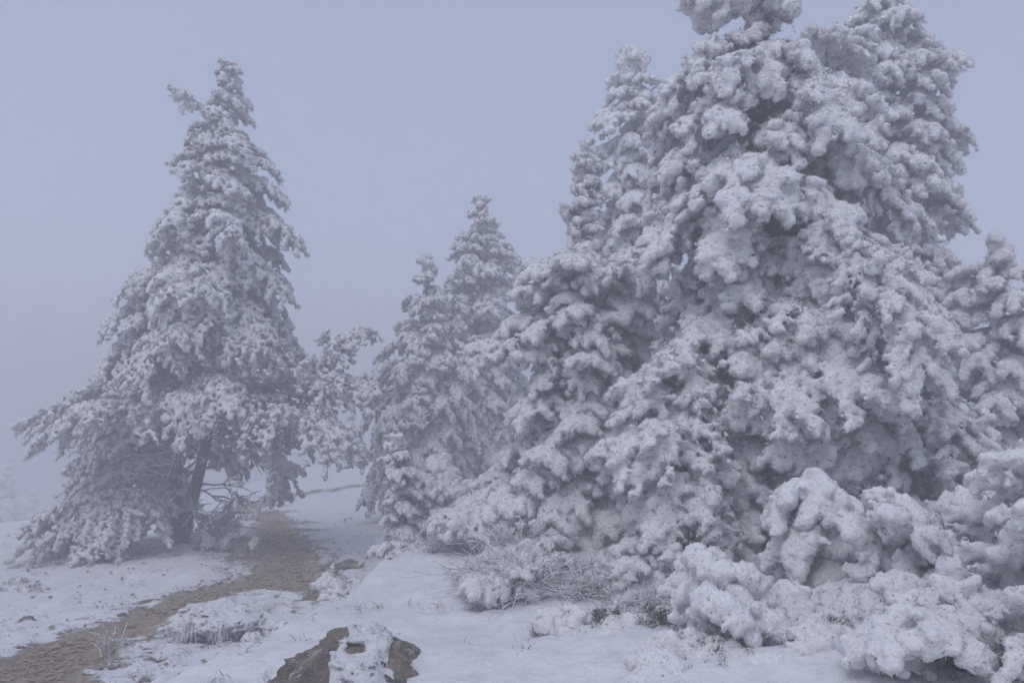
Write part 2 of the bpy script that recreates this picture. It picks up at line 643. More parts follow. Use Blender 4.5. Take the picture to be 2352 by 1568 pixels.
# ------------------------------------------------------------------ things
def thing(name, label, cat, loc, group=None):
    o = bpy.data.objects.new(name, None)
    COL.objects.link(o)
    o.location = [float(v) for v in loc]
    o.empty_display_size = 0.2
    o['label'] = label
    o['category'] = cat
    if group:
        o['group'] = group
    return o


class Style:
    def __init__(self, **k):
        self.rise, self.droop, self.curl, self.wig = 0.35, 0.75, 0.12, 0.10
        self.t0, self.sp, self.tw, self.ang = 0.22, 0.11, 0.42, 55
        self.hang, self.sub, self.subl, self.r = 0.45, 6, 0.36, 0.05
        self.smooth, self.flat, self.h, self.amp = True, 0.25, 0.022, 0.016
        self.need, self.nlen, self.nw, self.mat = 40, 0.05, 0.0022, None
        self.keep, self.bare, self.limb = 0.93, 0.0, 0.011
        self.feath, self.flen, self.fwid = 0, 0.03, 0.004
        self.snow, self.nfrost, self.inner = 0.0, False, 0
        self.__dict__.update(k)


def curve_bough(rng, p0, az, L, st, rise=None, droop=None):
    rise = st.rise if rise is None else rise
    droop = st.droop if droop is None else droop
    t = np.linspace(0, 1, 12)
    D = np.array([math.cos(az), math.sin(az), 0])
    Sd = np.array([-math.sin(az), math.cos(az), 0])
    a, ph = rng.normal() * st.wig, rng.uniform(0, 6.28)
    pts = p0 + D * (L * (t - st.curl * t ** 2))[:, None] + Sd * (L * (a * t ** 1.5 + 0.04 * np.sin(5 * t + ph) * t))[:, None]
    pts[:, 2] += L * (rise * t - droop * t ** 2) + L * 0.02 * np.sin(7 * t + ph) * t
    return pts


def grow_bough(rng, pts, st, L=None):
    """side shoots and their twiglets along a limb; returns wood polylines, rime balls, needle points"""
    n = len(pts)
    if L is None:
        L = np.linalg.norm(np.diff(pts, axis=0), axis=1).sum()
    T = np.gradient(pts, axis=0)
    T /= np.linalg.norm(T, axis=1, keepdims=True)
    m = max(3, int(L * (1 - st.t0) / st.sp))
    t = np.concatenate([np.linspace(st.t0, 0.98, m)] * 2) + rng.normal(size=2 * m) * 0.02
    t = np.clip(t, 0.02, 0.995)
    side = np.repeat([1.0, -1.0], m)
    x = t * (n - 1)
    i = np.clip(x.astype(int), 0, n - 2)
    fr = (x - i)[:, None]
    base = pts[i] * (1 - fr) + pts[i + 1] * fr
    tan = T[i]
    sv = np.cross(tan, [0, 0, 1.0])
    sv /= np.linalg.norm(sv, axis=1, keepdims=True) + 1e-6
    nv = np.cross(sv, tan)
    an = np.radians(st.ang + rng.normal(size=2 * m) * 14)[:, None]
    d = tan * np.cos(an) + sv * np.sin(an) * side[:, None] + nv * rng.normal(size=(2 * m, 1)) * st.flat
    d /= np.linalg.norm(d, axis=1, keepdims=True)
    l = (L * st.tw * (1.05 - 0.75 * t) * np.minimum(1, 0.45 + (t - st.t0) * 3) + 0.07) * rng.uniform(0.6, 1.2, 2 * m)
    ns = 12
    s = np.linspace(0, 1, ns)
    tw = base[:, None, :] + d[:, None, :] * (l[:, None] * s)[:, :, None]
    tw[:, :, 2] -= st.hang * l[:, None] * s[None] ** 2
    tdir = np.gradient(tw, axis=1)
    tdir /= np.linalg.norm(tdir, axis=2, keepdims=True) + 1e-9
    # twiglets
    K = st.sub
    sk = np.linspace(0.25, 0.95, K)
    y = sk * (ns - 1)
    j = np.clip(y.astype(int), 0, ns - 2)
    f2 = (y - j)[None, :, None]
    b2 = tw[:, j] * (1 - f2) + tw[:, j + 1] * f2
    td = tdir[:, j]
    s2 = np.cross(td, nv[:, None, :])
    s2 /= np.linalg.norm(s2, axis=2, keepdims=True) + 1e-6
    sgn = np.where(np.arange(K) % 2 == 0, 1.0, -1.0)[None, :, None]
    d2 = td * 0.6 + s2 * sgn * 0.8 + rng.normal(size=b2.shape) * 0.3
    d2[..., 2] -= st.hang * 0.4
    d2 /= np.linalg.norm(d2, axis=2, keepdims=True)
    l2 = (st.subl * l[:, None] * (1.1 - sk[None]) + 0.04) * rng.uniform(0.6, 1.3, (2 * m, K))
    q = np.linspace(0.2, 1, 4)
    sub = b2[:, :, None, :] + d2[:, :, None, :] * (l2[:, :, None] * q)[..., None]
    # rime balls
    P1 = sub.reshape(-1, 3)
    P2 = tw[:, 1:].reshape(-1, 3)
    tt = np.linspace(max(st.t0, 0.1), 1, int(L / (st.r * 0.7)) + 2) * (n - 1)
    ii = np.clip(tt.astype(int), 0, n - 2)
    P3 = pts[ii] * (1 - (tt - ii)[:, None]) + pts[ii + 1] * (tt - ii)[:, None]
    pp = np.concatenate([P1, P2, P3])
    pp = pp + rng.normal(size=pp.shape) * st.r * 0.22
    tap = np.concatenate([np.tile([1.0, 0.9, 0.75, 0.55], len(P1) // 4), np.tile(np.linspace(1.1, 0.8, ns - 1), len(P2) // (ns - 1)), np.ones(len(P3))])
    rr = st.r * tap * rng.uniform(0.75, 1.22, len(pp))
    cell = np.floor(pp / (st.r * 0.62)).astype(np.int64)
    key = (cell[:, 0] * 73856093) ^ (cell[:, 1] * 19349663) ^ (cell[:, 2] * 83492791)
    _, u = np.unique(key, return_index=True)
    u = u[rng.random(len(u)) < st.keep]
    pp, rr = pp[u], rr[u]
    if st.snow:
        up = pp.copy()
        up[:, 2] += st.r * st.snow
        pp = np.concatenate([pp, up])
        rr = np.concatenate([rr, rr * 1.05])
    nd = rng.integers(0, len(P1), st.need)
    dirs = np.repeat(d2.reshape(-1, 3), 4, axis=0)[nd]
    npnt = P1[nd] + np.array([0, 0, -st.r * 0.55]) * rng.uniform(0.2, 1.2, (st.need, 1))
    if st.inner:
        ti = rng.uniform(0.05, 0.62, st.inner) * (n - 1)
        k = ti.astype(int)
        q0 = pts[k] * (1 - (ti - k)[:, None]) + pts[k + 1] * (ti - k)[:, None] + rng.normal(size=(st.inner, 3)) * (0.035 * L + 0.015)
        npnt = np.concatenate([npnt, q0])
        dirs = np.concatenate([dirs, T[k] * 0.5])
    return tw, pp, rr, npnt, dirs


def bough_meshes(rng, pts, st, L=None, h=None):
    """the meshes of one bough: wood, rime crust, needles"""
    tw, pp, rr, npnt, nd = grow_bough(rng, pts, st, L)
    LL = np.linalg.norm(np.diff(pts, axis=0), axis=1).sum()
    r0 = st.limb * (0.5 + LL)
    lim = tubes(pts[None], (np.linspace(1, 0.22, len(pts)) * r0)[None], 6)
    tww = tubes(tw, np.broadcast_to(np.linspace(1, 0.4, tw.shape[1]) * max(r0 * 0.28, 0.004), tw.shape[:2]), 3)
    out = [(*join([lim, tww]), M_TWIG)]
    h = round(h or st.h, 4)
    V, q = blob(pp, rr, h, tile(h, st.waves, 7), rng, st.smooth)
    if len(V) and st.feath:
        fv, ff = feathers(V, q, rng, st.feath, st.flen, st.fwid)
        V, q = np.concatenate([V, fv]), [q, ff + len(V)]
    out.append((V, q, st.mat) if len(V) else None)
    if st.need:
        V, f = needles(npnt, rng, 9, st.nlen, st.nw, nd)
        out.append((V, f, M_NEEDLE_FROST if st.nfrost else M_NEEDLE))
    else:
        out.append(None)
    return out


def bough_link(meshes, root, base, name='branch'):
    V, Fs, mt = meshes[0]
    br = mk(name, V, Fs, mt, root, origin=base)
    for nm, x in zip(('rime', 'needles'), meshes[1:]):
        if x is not None:
            mk(nm, x[0], x[1], x[2], br, smooth=nm == 'rime', origin=base)
    return br


def bough_object(rng, root, base, pts, st, L=None, h=None):
    return bough_link(bough_meshes(rng, pts, st, L, h), root, base)


def bough_copy(br, root):
    c = br.copy()
    COL.objects.link(c)
    c.parent = root
    for ch in list(br.children):
        k = ch.copy()
        COL.objects.link(k)
        k.parent = c
    return c


def plant_boughs(rng, root, base, specs, st, run, back):
    """specs: (p0, az, L, rise, droop, faces away). Boughs of like length share one of several shapes."""
    specs = sorted(specs, key=lambda q: q[2] + (100 if q[5] else 0))
    groups = []
    for q in specs:
        g_ = groups[-1] if groups else None
        if g_ is None or len(g_) >= run or q[5] != g_[0][5] or q[2] > g_[0][2] * 1.45:
            groups.append([])
        groups[-1].append(q)
    for grp in groups:
        md = grp[len(grp) // 2]
        h = st.h * (back if md[5] else 1.0)
        if md[2] < 0.5:
            h = max(h * 0.85, h - 0.006)
        pts = curve_bough(rng, np.zeros(3), 0.0, md[2], st, md[3], md[4])
        proto = None
        for sp_ in grp:
            br = bough_link(bough_meshes(rng, pts, st, h=h), root, None) if proto is None else bough_copy(proto, root)
            proto = proto or br
            k = sp_[2] / md[2]
            tilt = math.atan(sp_[3] - sp_[4]) - math.atan(md[3] - md[4])
            br.location = [float(c) for c in sp_[0] - base]
            br.rotation_euler = (rng.normal() * 0.16, -tilt, sp_[1])
            br.scale = (k, k * rng.uniform(0.9, 1.12), k * rng.uniform(0.92, 1.1))


COUNT = {}


def prof(px, d):
    """silhouette rows (v, uL, uR) of a 2352 px measurement -> heights and half extents about the axis"""
    return np.array(px, float)


def pine(label, axis, d, rows, nb, st, r_trunk, seed, group='rime-covered pines', back=1.5, vmax=None, extra=(), trunk2=None, name='pine_tree', cat='tree', facing=0.0, depth=0.9, upr=(0.55, 0.25), run=5, open_below=None, pw=0.8, lens=(0.66, 0.98)):
    rng = np.random.default_rng(seed)
    ax = np.array([Q(u, v, d) for u, v in axis])            # from the foot up
    ground = gz(ax[0, 0], ax[0, 1])
    ax[0, 2] = ground - 0.08
    base = np.array([ax[0, 0], ax[0, 1], ground])
    root = thing(name, label, cat, base, group)
    # trunk
    zz = np.linspace(0, 1, 26)
    za = (ax[:, 2] - ax[0, 2]) / (ax[-1, 2] - ax[0, 2])
    tr = np.stack([np.interp(zz, za, ax[:, k]) for k in range(3)], 1)
    tr[:, :2] += np.cumsum(rng.normal(size=(26, 2)), 0) * 0.006
    rad = r_trunk * (1 - 0.93 * zz) * (1 + 0.45 * np.exp(-zz * 22))
    parts = [tubes(tr[None], rad[None], 12)]
    if trunk2 is not None:
        t2 = np.array([Q(u, v, d + dd) for u, v, dd in trunk2])
        t2[0, 2] = ground - 0.08
        k = np.linspace(0, 1, 12)
        z2 = np.linspace(0, 1, len(t2))
        t2 = np.stack([np.interp(k, z2, t2[:, c]) for c in range(3)], 1)
        parts.append(tubes(t2[None], (r_trunk * np.linspace(1.0, 0.55, 12))[None], 12))
    V, Fs = join(parts)
    V = V + rng.normal(size=V.shape) * r_trunk * 0.035
    mk('trunk', V, Fs, M_BARK, root, origin=base)
    rows = np.array(rows, float)
    vt, vb = rows[0, 0], vmax or rows[-1, 0]
    m_px = d / F * S                                        # metres per measured pixel (near the axis)
    ga = rng.uniform(0, 6.28)
    specs = []
    for i in range(nb):
        # more boughs where the crown is wide
        f = ((i + 0.5) / nb) ** pw
        v = vt + (vb - vt) * f + rng.normal() * 8
        uL, uR = np.interp(v, rows[:, 0], rows[:, 1]), np.interp(v, rows[:, 0], rows[:, 2])
        ztip = Q(600, v, d)[2]
        ga += 2.39996 + rng.normal() * 0.25
        az = ga
        if facing and rng.random() < facing:
            az = -math.pi / 2 + rng.normal() * 0.9          # towards the open, camera side
        c = math.cos(az)
        zr = np.clip(ztip, tr[1, 2], tr[-1, 2])
        ua = np.interp(zr, tr[:, 2], tr[:, 0])
        ex = (uR - 512 / S) * m_px - ua if c > 0 else ua - (uL - 512 / S) * m_px
        mean = 0.5 * (uR - uL) * m_px
        ex = ex * abs(c) + depth * min(mean, max(ex, 0.3 * mean) * 1.3) * (1 - abs(c))
        L = max(ex * rng.uniform(*lens), 0.13)
        g = min(max((v - vt) / (vb - vt), 0.0), 1.0)
        rise = upr[0] * (1 - g) + st.rise * g
        droop = upr[1] * (1 - g) ** 1.5 + st.droop * (1 - (1 - g) ** 1.5)
        L = L / (1 - st.curl) if L > 0.3 else L
        z0 = ztip - (rise - droop) * L
        z0 = float(np.clip(z0, tr[0, 2] + 0.1, tr[-1, 2] - 0.05))
        # keep the tip at its height even where the root had to be clamped
        rise = min(rise + (ztip - (z0 + (rise - droop) * L)) / L, 1.2)
        p0 = np.array([np.interp(z0, tr[:, 2], tr[:, 0]), np.interp(z0, tr[:, 2], tr[:, 1]), z0])
        if open_below and v > open_below and (math.sin(az) < -0.1 or abs(c) < 0.5):
            continue
        specs.append((p0, az, L, rise, droop, math.sin(az) > 0.35))
    plant_boughs(rng, root, base, specs, st, run, back)
    for e in extra:                                         # boughs read off the photograph
        pp = np.array([Q(u, v, d + dd) for u, v, dd in e])
        k = np.linspace(0, 1, 12)
        kk = np.linspace(0, 1, len(pp))
        pp = np.stack([np.interp(k, kk, pp[:, c]) for c in range(3)], 1)
        pp[1:-1] = (pp[:-2] + 2 * pp[1:-1] + pp[2:]) / 4
        bough_object(rng, root, base, pp, var(st, inner=min(st.inner, 12)))
    # leader: the encrusted top of the stem
    top = tr[-4:]
    bough_object(rng, root, base, np.stack([np.interp(np.linspace(0, 1, 12), np.linspace(0, 1, 4), top[:, c]) for c in range(3)], 1), st)
    return root


def waves(a, l1=0.09, l2=0.035):
    return [((l1 * 1.3, l1, l1 * 0.8), a, True), ((l2 * 1.6, l2, l2 * 0.8), a * 0.5, False)]


def var(st, **k):
    return Style(**{**st.__dict__, **k})


NEAR = Style(h=0.017, r=0.027, feath=5200, flen=0.034, fwid=0.0038, hang=0.75, rise=0.35, droop=0.95, tw=0.42, sub=9, subl=0.42, mat=M_RIME, waves=[((0.20, 0.16, 0.13), 0.010, False), ((0.055, 0.045, 0.036), 0.0065, True), ((0.036, 0.03, 0.024), 0.004, False)],
             sp=0.062, keep=0.95, need=60, t0=0.30, inner=70)
MID = Style(h=0.022, r=0.034, feath=3000, flen=0.036, fwid=0.0048, inner=24, hang=0.5, rise=0.3, droop=0.6, tw=0.40, sub=6, mat=M_RIME, waves=[((0.10, 0.09, 0.08), 0.014, True), ((0.05, 0.045, 0.04), 0.007, True)], sp=0.10, need=40, nw=0.003)
TUFT = Style(h=0.03, r=0.048, feath=1050, flen=0.045, fwid=0.007, inner=24, hang=0.6, rise=0.30, droop=0.7, tw=0.42, sub=6, subl=0.36, mat=M_RIME_FAR, waves=[((0.13, 0.12, 0.11), 0.016, True), ((0.07, 0.06, 0.06), 0.009, True)],
             sp=0.14, smooth=False, need=40, nlen=0.08, nw=0.004, keep=0.86, t0=0.14)

lone = pine('tall lone pine white with rime, forked dark trunk, beside the gravel path',
     [(398, 1268), (408, 1050), (422, 920), (460, 700), (500, 450), (523, 190), (526, 148)], 13.0,
     [(150, 515, 537), (215, 478, 560), (280, 430, 590), (330, 405, 612), (400, 372, 650), (450, 375, 645), (500, 366, 655), (560, 325, 700),
      (620, 290, 690), (700, 250, 695), (760, 240, 690), (800, 225, 690), (850, 230, 700), (900, 160, 800), (940, 120, 800), (1000, 110, 760),
      (1060, 120, 690), (1090, 110, 600), (1130, 60, 450), (1200, 45, 450), (1250, 45, 440)],
     200, var(TUFT, r=0.045, h=0.032, inner=8), 0.105, 3, back=1.5, lens=(0.64, 0.97), upr=(0.4, 0.45), run=14, open_below=870,
     extra=[[(500, 280, 0), (450, 235, 0), (407, 208, 0)], [(480, 960, 0), (620, 930, -.3), (720, 860, -.3), (770, 790, -.3), (820, 755, -.3)],
            [(480, 900, 0), (650, 860, -.5), (780, 870, -.6), (850, 880, -.6)], [(440, 930, 0), (300, 880, -.6), (180, 900, -.8), (85, 960, -.9)],
            [(440, 970, 0), (300, 920, -1.4), (200, 930, -1.6), (120, 990, -1.7)], [(470, 980, 0), (640, 940, -1.2), (740, 970, -1.3), (800, 1000, -1.3)],
            [(400, 1150, 0), (300, 1120, -.5), (180, 1150, -1.0), (70, 1200, -1.2)], [(400, 1180, 0), (300, 1150, -1), (200, 1190, -1.4), (80, 1250, -1.5)],
            [(410, 1140, 0), (330, 1170, -1.0), (260, 1220, -1.4), (200, 1255, -1.6)], [(470, 1000, 0), (600, 1030, -.6), (650, 1070, -.6), (640, 1110, -.6)],
            [(450, 880, 0), (420, 890, -.9), (430, 915, -1.4), (440, 960, -1.6)], [(455, 850, 0), (500, 860, -.9), (520, 890, -1.3), (515, 930, -1.5)]],
     trunk2=[(412, 1268, -.05), (446, 1130, -.15), (478, 1000, -.2), (494, 880, -.1)])


def bare_limbs(root, specs, rng, r=0.013, mt=None):
    """thin rime-dusted dead limbs without foliage"""
    base = np.array(root.location)
    for p0, az, L, up in specs:
        n = 10
        t = np.linspace(0, 1, n)
        D = np.array([math.cos(az), math.sin(az), 0])
        pts = p0 + D * (L * t)[:, None]
        pts[:, 2] += L * (up * t - 0.35 * t ** 2)
        pts += np.cumsum(rng.normal(size=(n, 3)), 0) * L * 0.022
        m = 9
        ti = rng.integers(3, n - 1, m)
        d = D[None] * 0.8 + rng.normal(size=(m, 3)) * 0.55
        d /= np.linalg.norm(d, axis=1, keepdims=True)
        l = L * rng.uniform(0.15, 0.42, m)
        s_ = np.linspace(0, 1, 6)
        tw = pts[ti][:, None] + d[:, None] * (l[:, None] * s_)[..., None] + np.cumsum(rng.normal(size=(m, 6, 3)), 1) * (L * 0.012)
        tw[:, 0] = pts[ti]
        V, Fs = join([tubes(pts[None], (r * np.linspace(1, 0.35, n))[None], 5), tubes(tw, np.broadcast_to(np.linspace(0.55, 0.3, 6) * r, (m, 6)), 4)])
        mk('dead_branch', V, Fs, mt or M_TWIG, root, origin=base)


rng = np.random.default_rng(77)
sp_ = []
for i in range(34):
    v = rng.uniform(700, 1190)
    p = Q(np.interp(v, [700, 900, 1050, 1190], [470, 448, 430, 408]), v, 13.0)
    az = rng.uniform(math.pi, 2 * math.pi) if i % 3 else rng.uniform(0, math.pi)
    sp_.append((p, az, rng.uniform(0.5, 1.5), rng.uniform(0.0, 0.5)))
bare_limbs(lone, sp_, rng, 0.02)

TWIN = var(TUFT, h=0.034, sp=0.15, t0=0.12)
pine('rime-covered pine with the shorter, leaning top of the two in the middle',
     [(985, 1200), (985, 900), (978, 590)], 17.0,
     [(592, 968, 985), (640, 945, 1010), (720, 915, 1040), (800, 872, 1070), (840, 856, 1085), (900, 850, 1100), (980, 832, 1100), (1060, 822, 1090), (1170, 835, 1080)],
     130, TWIN, 0.14, 11, back=1.4, lens=(0.76, 1.0), run=12, pw=0.85)
pine('rime-covered pine with the taller pointed top of the two in the middle',
     [(1085, 1200), (1090, 900), (1108, 455)], 17.8,
     [(458, 1098, 1120), (500, 1072, 1140), (560, 1037, 1165), (600, 1030, 1198), (680, 1022, 1200), (760, 1010, 1200), (900, 970, 1200), (1000, 965, 1200), (1120, 975, 1200)],
     150, TWIN, 0.15, 12, back=1.4, lens=(0.8, 1.05), run=12, pw=0.9)
pine('tall narrow rime-covered pine standing behind the big one, to its left',
     [(1470, 1200), (1465, 800), (1450, 108)], 12.5,
     [(110, 1440, 1462), (130, 1425, 1490), (170, 1408, 1490), (200, 1405, 1530), (240, 1375, 1520), (290, 1338, 1545), (350, 1375, 1520), (450, 1362, 1530),
      (600, 1335, 1550), (800, 1280, 1590), (1000, 1270, 1600)],
     100, var(MID, h=0.028, r=0.034, feath=2000, t0=0.12, sp=0.08, tw=0.55, hang=0.7, subl=0.5), 0.14, 13, back=1.5, upr=(0.45, 0.5), run=10)
pine('slender encrusted young pine rising as a narrow spire over the bushy pine',
     [(1372, 1180), (1365, 700), (1346, 330)], 9.6,
     [(335, 1335, 1358), (375, 1308, 1366), (420, 1318, 1374), (480, 1290, 1378), (560, 1318, 1392), (700, 1310, 1430)],
     44, var(MID, r=0.027, t0=0.08, sp=0.07, h=0.02), 0.06, 14, back=1.3, upr=(0.9, 0.3), run=6,
     extra=[[(1360, 590, 0), (1325, 540, 0), (1295, 480, 0)]])
pine('tall rime-covered pine leaning over the right shoulder of the biggest pine',
     [(2090, 1280), (2080, 800), (2050, 300), (2025, -40)], 9.6,
     [(-35, 2005, 2045), (0, 1995, 2080), (60, 1940, 2140), (100, 1955, 2180), (130, 1965, 2200), (200, 1965, 2180), (300, 1960, 2205), (400, 1980, 2222), (480, 2000, 2215),
      (560, 2000, 2170), (700, 1990, 2230), (900, 1990, 2260), (1100, 1990, 2290)],
     120, var(MID, h=0.024, r=0.032, feath=2300, t0=0.12, sp=0.075, tw=0.52, hang=0.7, subl=0.5), 0.14, 15, back=1.6, upr=(0.5, 0.5), run=9,
     extra=[[(2050, 130, 0), (2120, 110, 0), (2200, 130, 0)], [(2060, 300, 0), (2140, 260, 0), (2205, 300, 0)], [(2070, 540, 0), (2140, 480, 0), (2205, 500, 0)]])
pine('bushy rime-covered pine, broad and low, beside the narrow spire',
     [(1350, 1275), (1350, 900), (1365, 565)], 8.6,
     [(570, 1330, 1400), (585, 1220, 1490), (640, 1195, 1530), (700, 1172, 1540), (790, 1095, 1550), (880, 1150, 1550), (950, 1132, 1520), (1030, 1142, 1540),
      (1120, 1150, 1520), (1180, 1030, 1500), (1240, 1120, 1510), (1280, 1150, 1480)],
     115, var(MID, h=0.0235, rise=0.4, droop=0.6, tw=0.45), 0.11, 16, back=1.6, facing=0.3, run=8,
     extra=[[(1380, 640, 0), (1310, 600, 0), (1260, 610, 0), (1215, 605, 0)], [(1365, 720, 0), (1280, 660, -.2), (1200, 665, -.3)], [(1360, 800, 0), (1260, 725, -.2), (1178, 735, -.2)],
            [(1350, 880, 0), (1200, 790, -.2), (1095, 800, -.3)], [(1370, 690, 0), (1430, 610, -.2), (1500, 605, -.3)], [(1370, 660, 0), (1340, 600, -.5), (1300, 590, -.8)],
            [(1370, 680, 0), (1400, 620, -.5), (1430, 610, -.9)], [(1350, 1180, 0), (1200, 1150, -.3), (1100, 1170, -.4), (1025, 1190, -.4)]])
pine('the biggest pine, heavily crusted with drooping rime pads, top out of frame',
     [(1765, 1380), (1770, 900), (1765, 300), (1772, -50)], 7.0,
     [(-45, 1740, 1800), (0, 1655, 1860), (60, 1650, 1880), (100, 1655, 1790), (160, 1565, 1830), (210, 1550, 1960), (250, 1545, 2000), (300, 1560, 2000), (340, 1525, 2010),
      (420, 1512, 2090), (500, 1500, 2140), (600, 1492, 2170), (700, 1530, 2190), (800, 1550, 2200), (900, 1465, 2210), (1000, 1435, 2200), (1100, 1480, 2230),
      (1200, 1500, 2200), (1290, 1455, 2060), (1350, 1560, 1990)],
     92, var(NEAR, tw=0.34, droop=1.0, hang=0.5, flat=0.55, r=0.03, t0=0.34, inner=260, h=0.0195, ang=48, subl=0.5), 0.14, 17, back=2.0, lens=(0.66, 1.10), pw=0.88, facing=0.25, upr=(0.45, 0.55), run=7,
     extra=[[(1765, 500, 0), (1690, 540, .3), (1610, 620, .4), (1570, 700, .4)], [(1765, 640, 0), (1650, 720, -.4), (1540, 820, -.7), (1465, 890, -.8)], [(1765, 760, 0), (1640, 850, -.5), (1520, 960, -.9), (1440, 1030, -1.0)],
            [(1765, 950, 0), (1650, 1040, -.6), (1550, 1110, -1.0), (1485, 1160, -1.1)], [(1765, 1080, 0), (1650, 1170, -.7), (1540, 1240, -1.1), (1458, 1300, -1.2)],
            [(1770, 800, 0), (1900, 830, -.5), (2030, 900, -.8), (2080, 980, -.9)], [(1770, 960, 0), (1950, 1000, -.6), (2120, 1060, -.9), (2230, 1130, -1.0)],
            [(1770, 300, 0), (1850, 205, -.3), (1905, 210, -.6), (1920, 280, -.8)], [(1768, 150, 0), (1700, 130, -.3), (1640, 180, -.5)], [(1770, 110, 0), (1765, 115, -.3), (1745, 190, -.5)],
            [(1770, 60, 0), (1700, 15, -.1), (1640, 5, -.1), (1585, 2, -.1)], [(1770, 120, 0), (1850, 85, 0.3), (1920, 100, .6), (1960, 150, .9)]])
pine('rime-covered pine with arching white limbs at the right edge of the picture',
     [(2330, 1270), (2320, 900), (2285, 548)], 8.6,
     [(555, 2268, 2298), (600, 2230, 2345), (660, 2195, 2400), (750, 2200, 2450), (900, 2190, 2480), (1050, 2225, 2480), (1200, 2230, 2450)],
     70, var(MID, h=0.022, hang=0.8, wig=0.28, sp=0.13, tw=0.5, r=0.034), 0.10, 18, back=1.6, facing=0.2, run=6)
pine('small rime-covered sapling with a knobbed top in front of the two middle pines',
     [(940, 1262), (925, 1120), (915, 1000)], 10.5,
     [(1003, 908, 924), (1060, 865, 965), (1120, 892, 985), (1190, 880, 1005), (1250, 880, 1010)],
     34, var(MID, r=0.022, h=0.019, nw=0.003, sp=0.08, tw=0.5), 0.035, 19, run=4, upr=(0.6, 0.4), group='rime-covered saplings')
pine('faint young pine fading into the fog at the left edge of the picture',
     [(18, 1300), (16, 1180), (18, 1070)], 36.0,
     [(1072, 10, 26), (1120, -5, 40), (1180, -20, 62), (1270, -40, 75)],
     50, var(TUFT, h=0.07, r=0.11, sp=0.3, need=0), 0.12, 21, run=8, group='pines fading into the fog')
pine('second faint pine in the fog, lower and half hidden by the lone pine',
     [(75, 1300), (72, 1200), (70, 1135)], 40.0,
     [(1138, 60, 80), (1180, 45, 95), (1290, 30, 120)],
     36, var(TUFT, h=0.08, r=0.12, sp=0.35, need=0), 0.12, 22, run=8, group='pines fading into the fog')


# ------------------------------------------------------------------ bushes
def bush(label, u, v, d, n, L, st, seed, name='frosted_bush', cat='bush', group='rime-covered bushes', el=(0.15, 1.0), run=4, az=None, spread=0.12, dead=0, lift=0.0, thicket=0):
    """limbs rising from one foot: el = initial slope range, L = length range in metres"""
    rng = np.random.default_rng(seed)
    p = Q(u, v, d)
    g = float(gz(p[0], p[1]))
    base = np.array([p[0], p[1], g])
    root = thing(name, label, cat, base, group)
    specs = []
    for i in range(n):
        a = i * 2.39996 + rng.normal() * 0.3
        if az is not None:
            a = az[0] + (az[1] - az[0]) * rng.random()
        e = rng.uniform(*el)
        l = rng.uniform(*L) * (1.0 if e < 0.8 else 0.85)
        q = base + np.array([rng.normal() * spread, rng.normal() * spread, rng.uniform(-0.02, 0.05) + lift])
        specs.append((q, a, l, e * 1.25, st.droop * rng.uniform(0.6, 1.2), False))
    plant_boughs(rng, root, base, specs, st, run, 1.0)
    if thicket:                                             # unfrosted needles sheltered under the snow
        m_ = int(thicket * 520)
        q = rng.normal(size=(m_, 3)) * np.array([thicket, thicket, 0.0]) * 0.36
        q[:, 2] = rng.uniform(0.0, 0.12, m_)
        q += base
        q[:, 2] += gz(q[:, 0], q[:, 1]) - g
        V, f = needles(q, rng, 22, 0.032, 0.0016)
        mk('needles', V, f, M_NEEDLE, root, smooth=False, origin=base)
    if dead:
        bare_limbs(root, [(base + np.array([0, 0, 0.03]), rng.uniform(0, 6.28), rng.uniform(*L) * 0.9, rng.uniform(0.3, 1.3)) for _ in range(dead)], rng, 0.008, M_GRASS)
    return root


BU = var(NEAR, inner=16, h=0.0155, r=0.03, hang=0.5, droop=0.75, sp=0.07, t0=0.15, tw=0.45, need=60, limb=0.012)
BUF = var(MID, inner=8, h=0.023, r=0.038, droop=0.7, sp=0.1, t0=0.15, limb=0.011)
SNOWY = var(NEAR, inner=8, feath=2400, flen=0.022, h=0.0155, r=0.023, hang=0.45, droop=0.7, sp=0.065, tw=0.45, sub=7, t0=0.12, mat=M_SNOWY, snow=0.5, waves=[((0.20, 0.16, 0.14), 0.010, False), ((0.06, 0.05, 0.04), 0.0085, True), ((0.036, 0.03, 0.026), 0.004, False)], need=22, nlen=0.022, nfrost=True, limb=0.012)

bush('grey twiggy rime-covered bush between the small sapling and the bushy pine', 1060, 1215, 11.0, 24, (0.5, 1.25), var(BUF, h=0.026), 31, el=(0.4, 1.6), dead=8)
bush('frosted bush with drooping stems on the snowbank below the bushy pine', 1195, 1385, 6.4, 20, (0.25, 0.6), var(BU, h=0.015, r=0.021, tw=0.3, need=8, inner=0, mat=M_SNOWY), 32, el=(0.5, 1.7), dead=10)
bush('low frosted heath on the snowbank right of the drooping-stemmed bush', 1400, 1405, 6.3, 14, (0.16, 0.36), var(BU, h=0.015, r=0.02, tw=0.35, need=8, inner=0, mat=M_SNOWY), 33, el=(0.2, 0.9), dead=10)
bush('low twiggy frosted heath at the left foot of the biggest pine', 1530, 1400, 5.9, 13, (0.16, 0.36), var(BU, h=0.015, r=0.02, tw=0.35, need=8, inner=0, mat=M_SNOWY), 34, el=(0.3, 1.2), dead=14)
bush('rounded rime-covered bush beside the path bend, with a pale bare branch', 820, 1345, 9.2, 18, (0.25, 0.6), var(BUF, r=0.03), 35, el=(0.2, 0.9), dead=5)
bush('sparse rime-covered branches trailing over the snow under the small sapling', 950, 1320, 9.4, 12, (0.3, 0.75), var(BUF, r=0.026, tw=0.3), 36, el=(0.1, 0.5), dead=6)
bush('little rounded snow-capped bush right of the snow-covered slab', 640, 1495, 6.6, 14, (0.10, 0.23), var(BU, h=0.012, r=0.022, sp=0.05, need=90), 37, el=(0.4, 1.3), run=5)
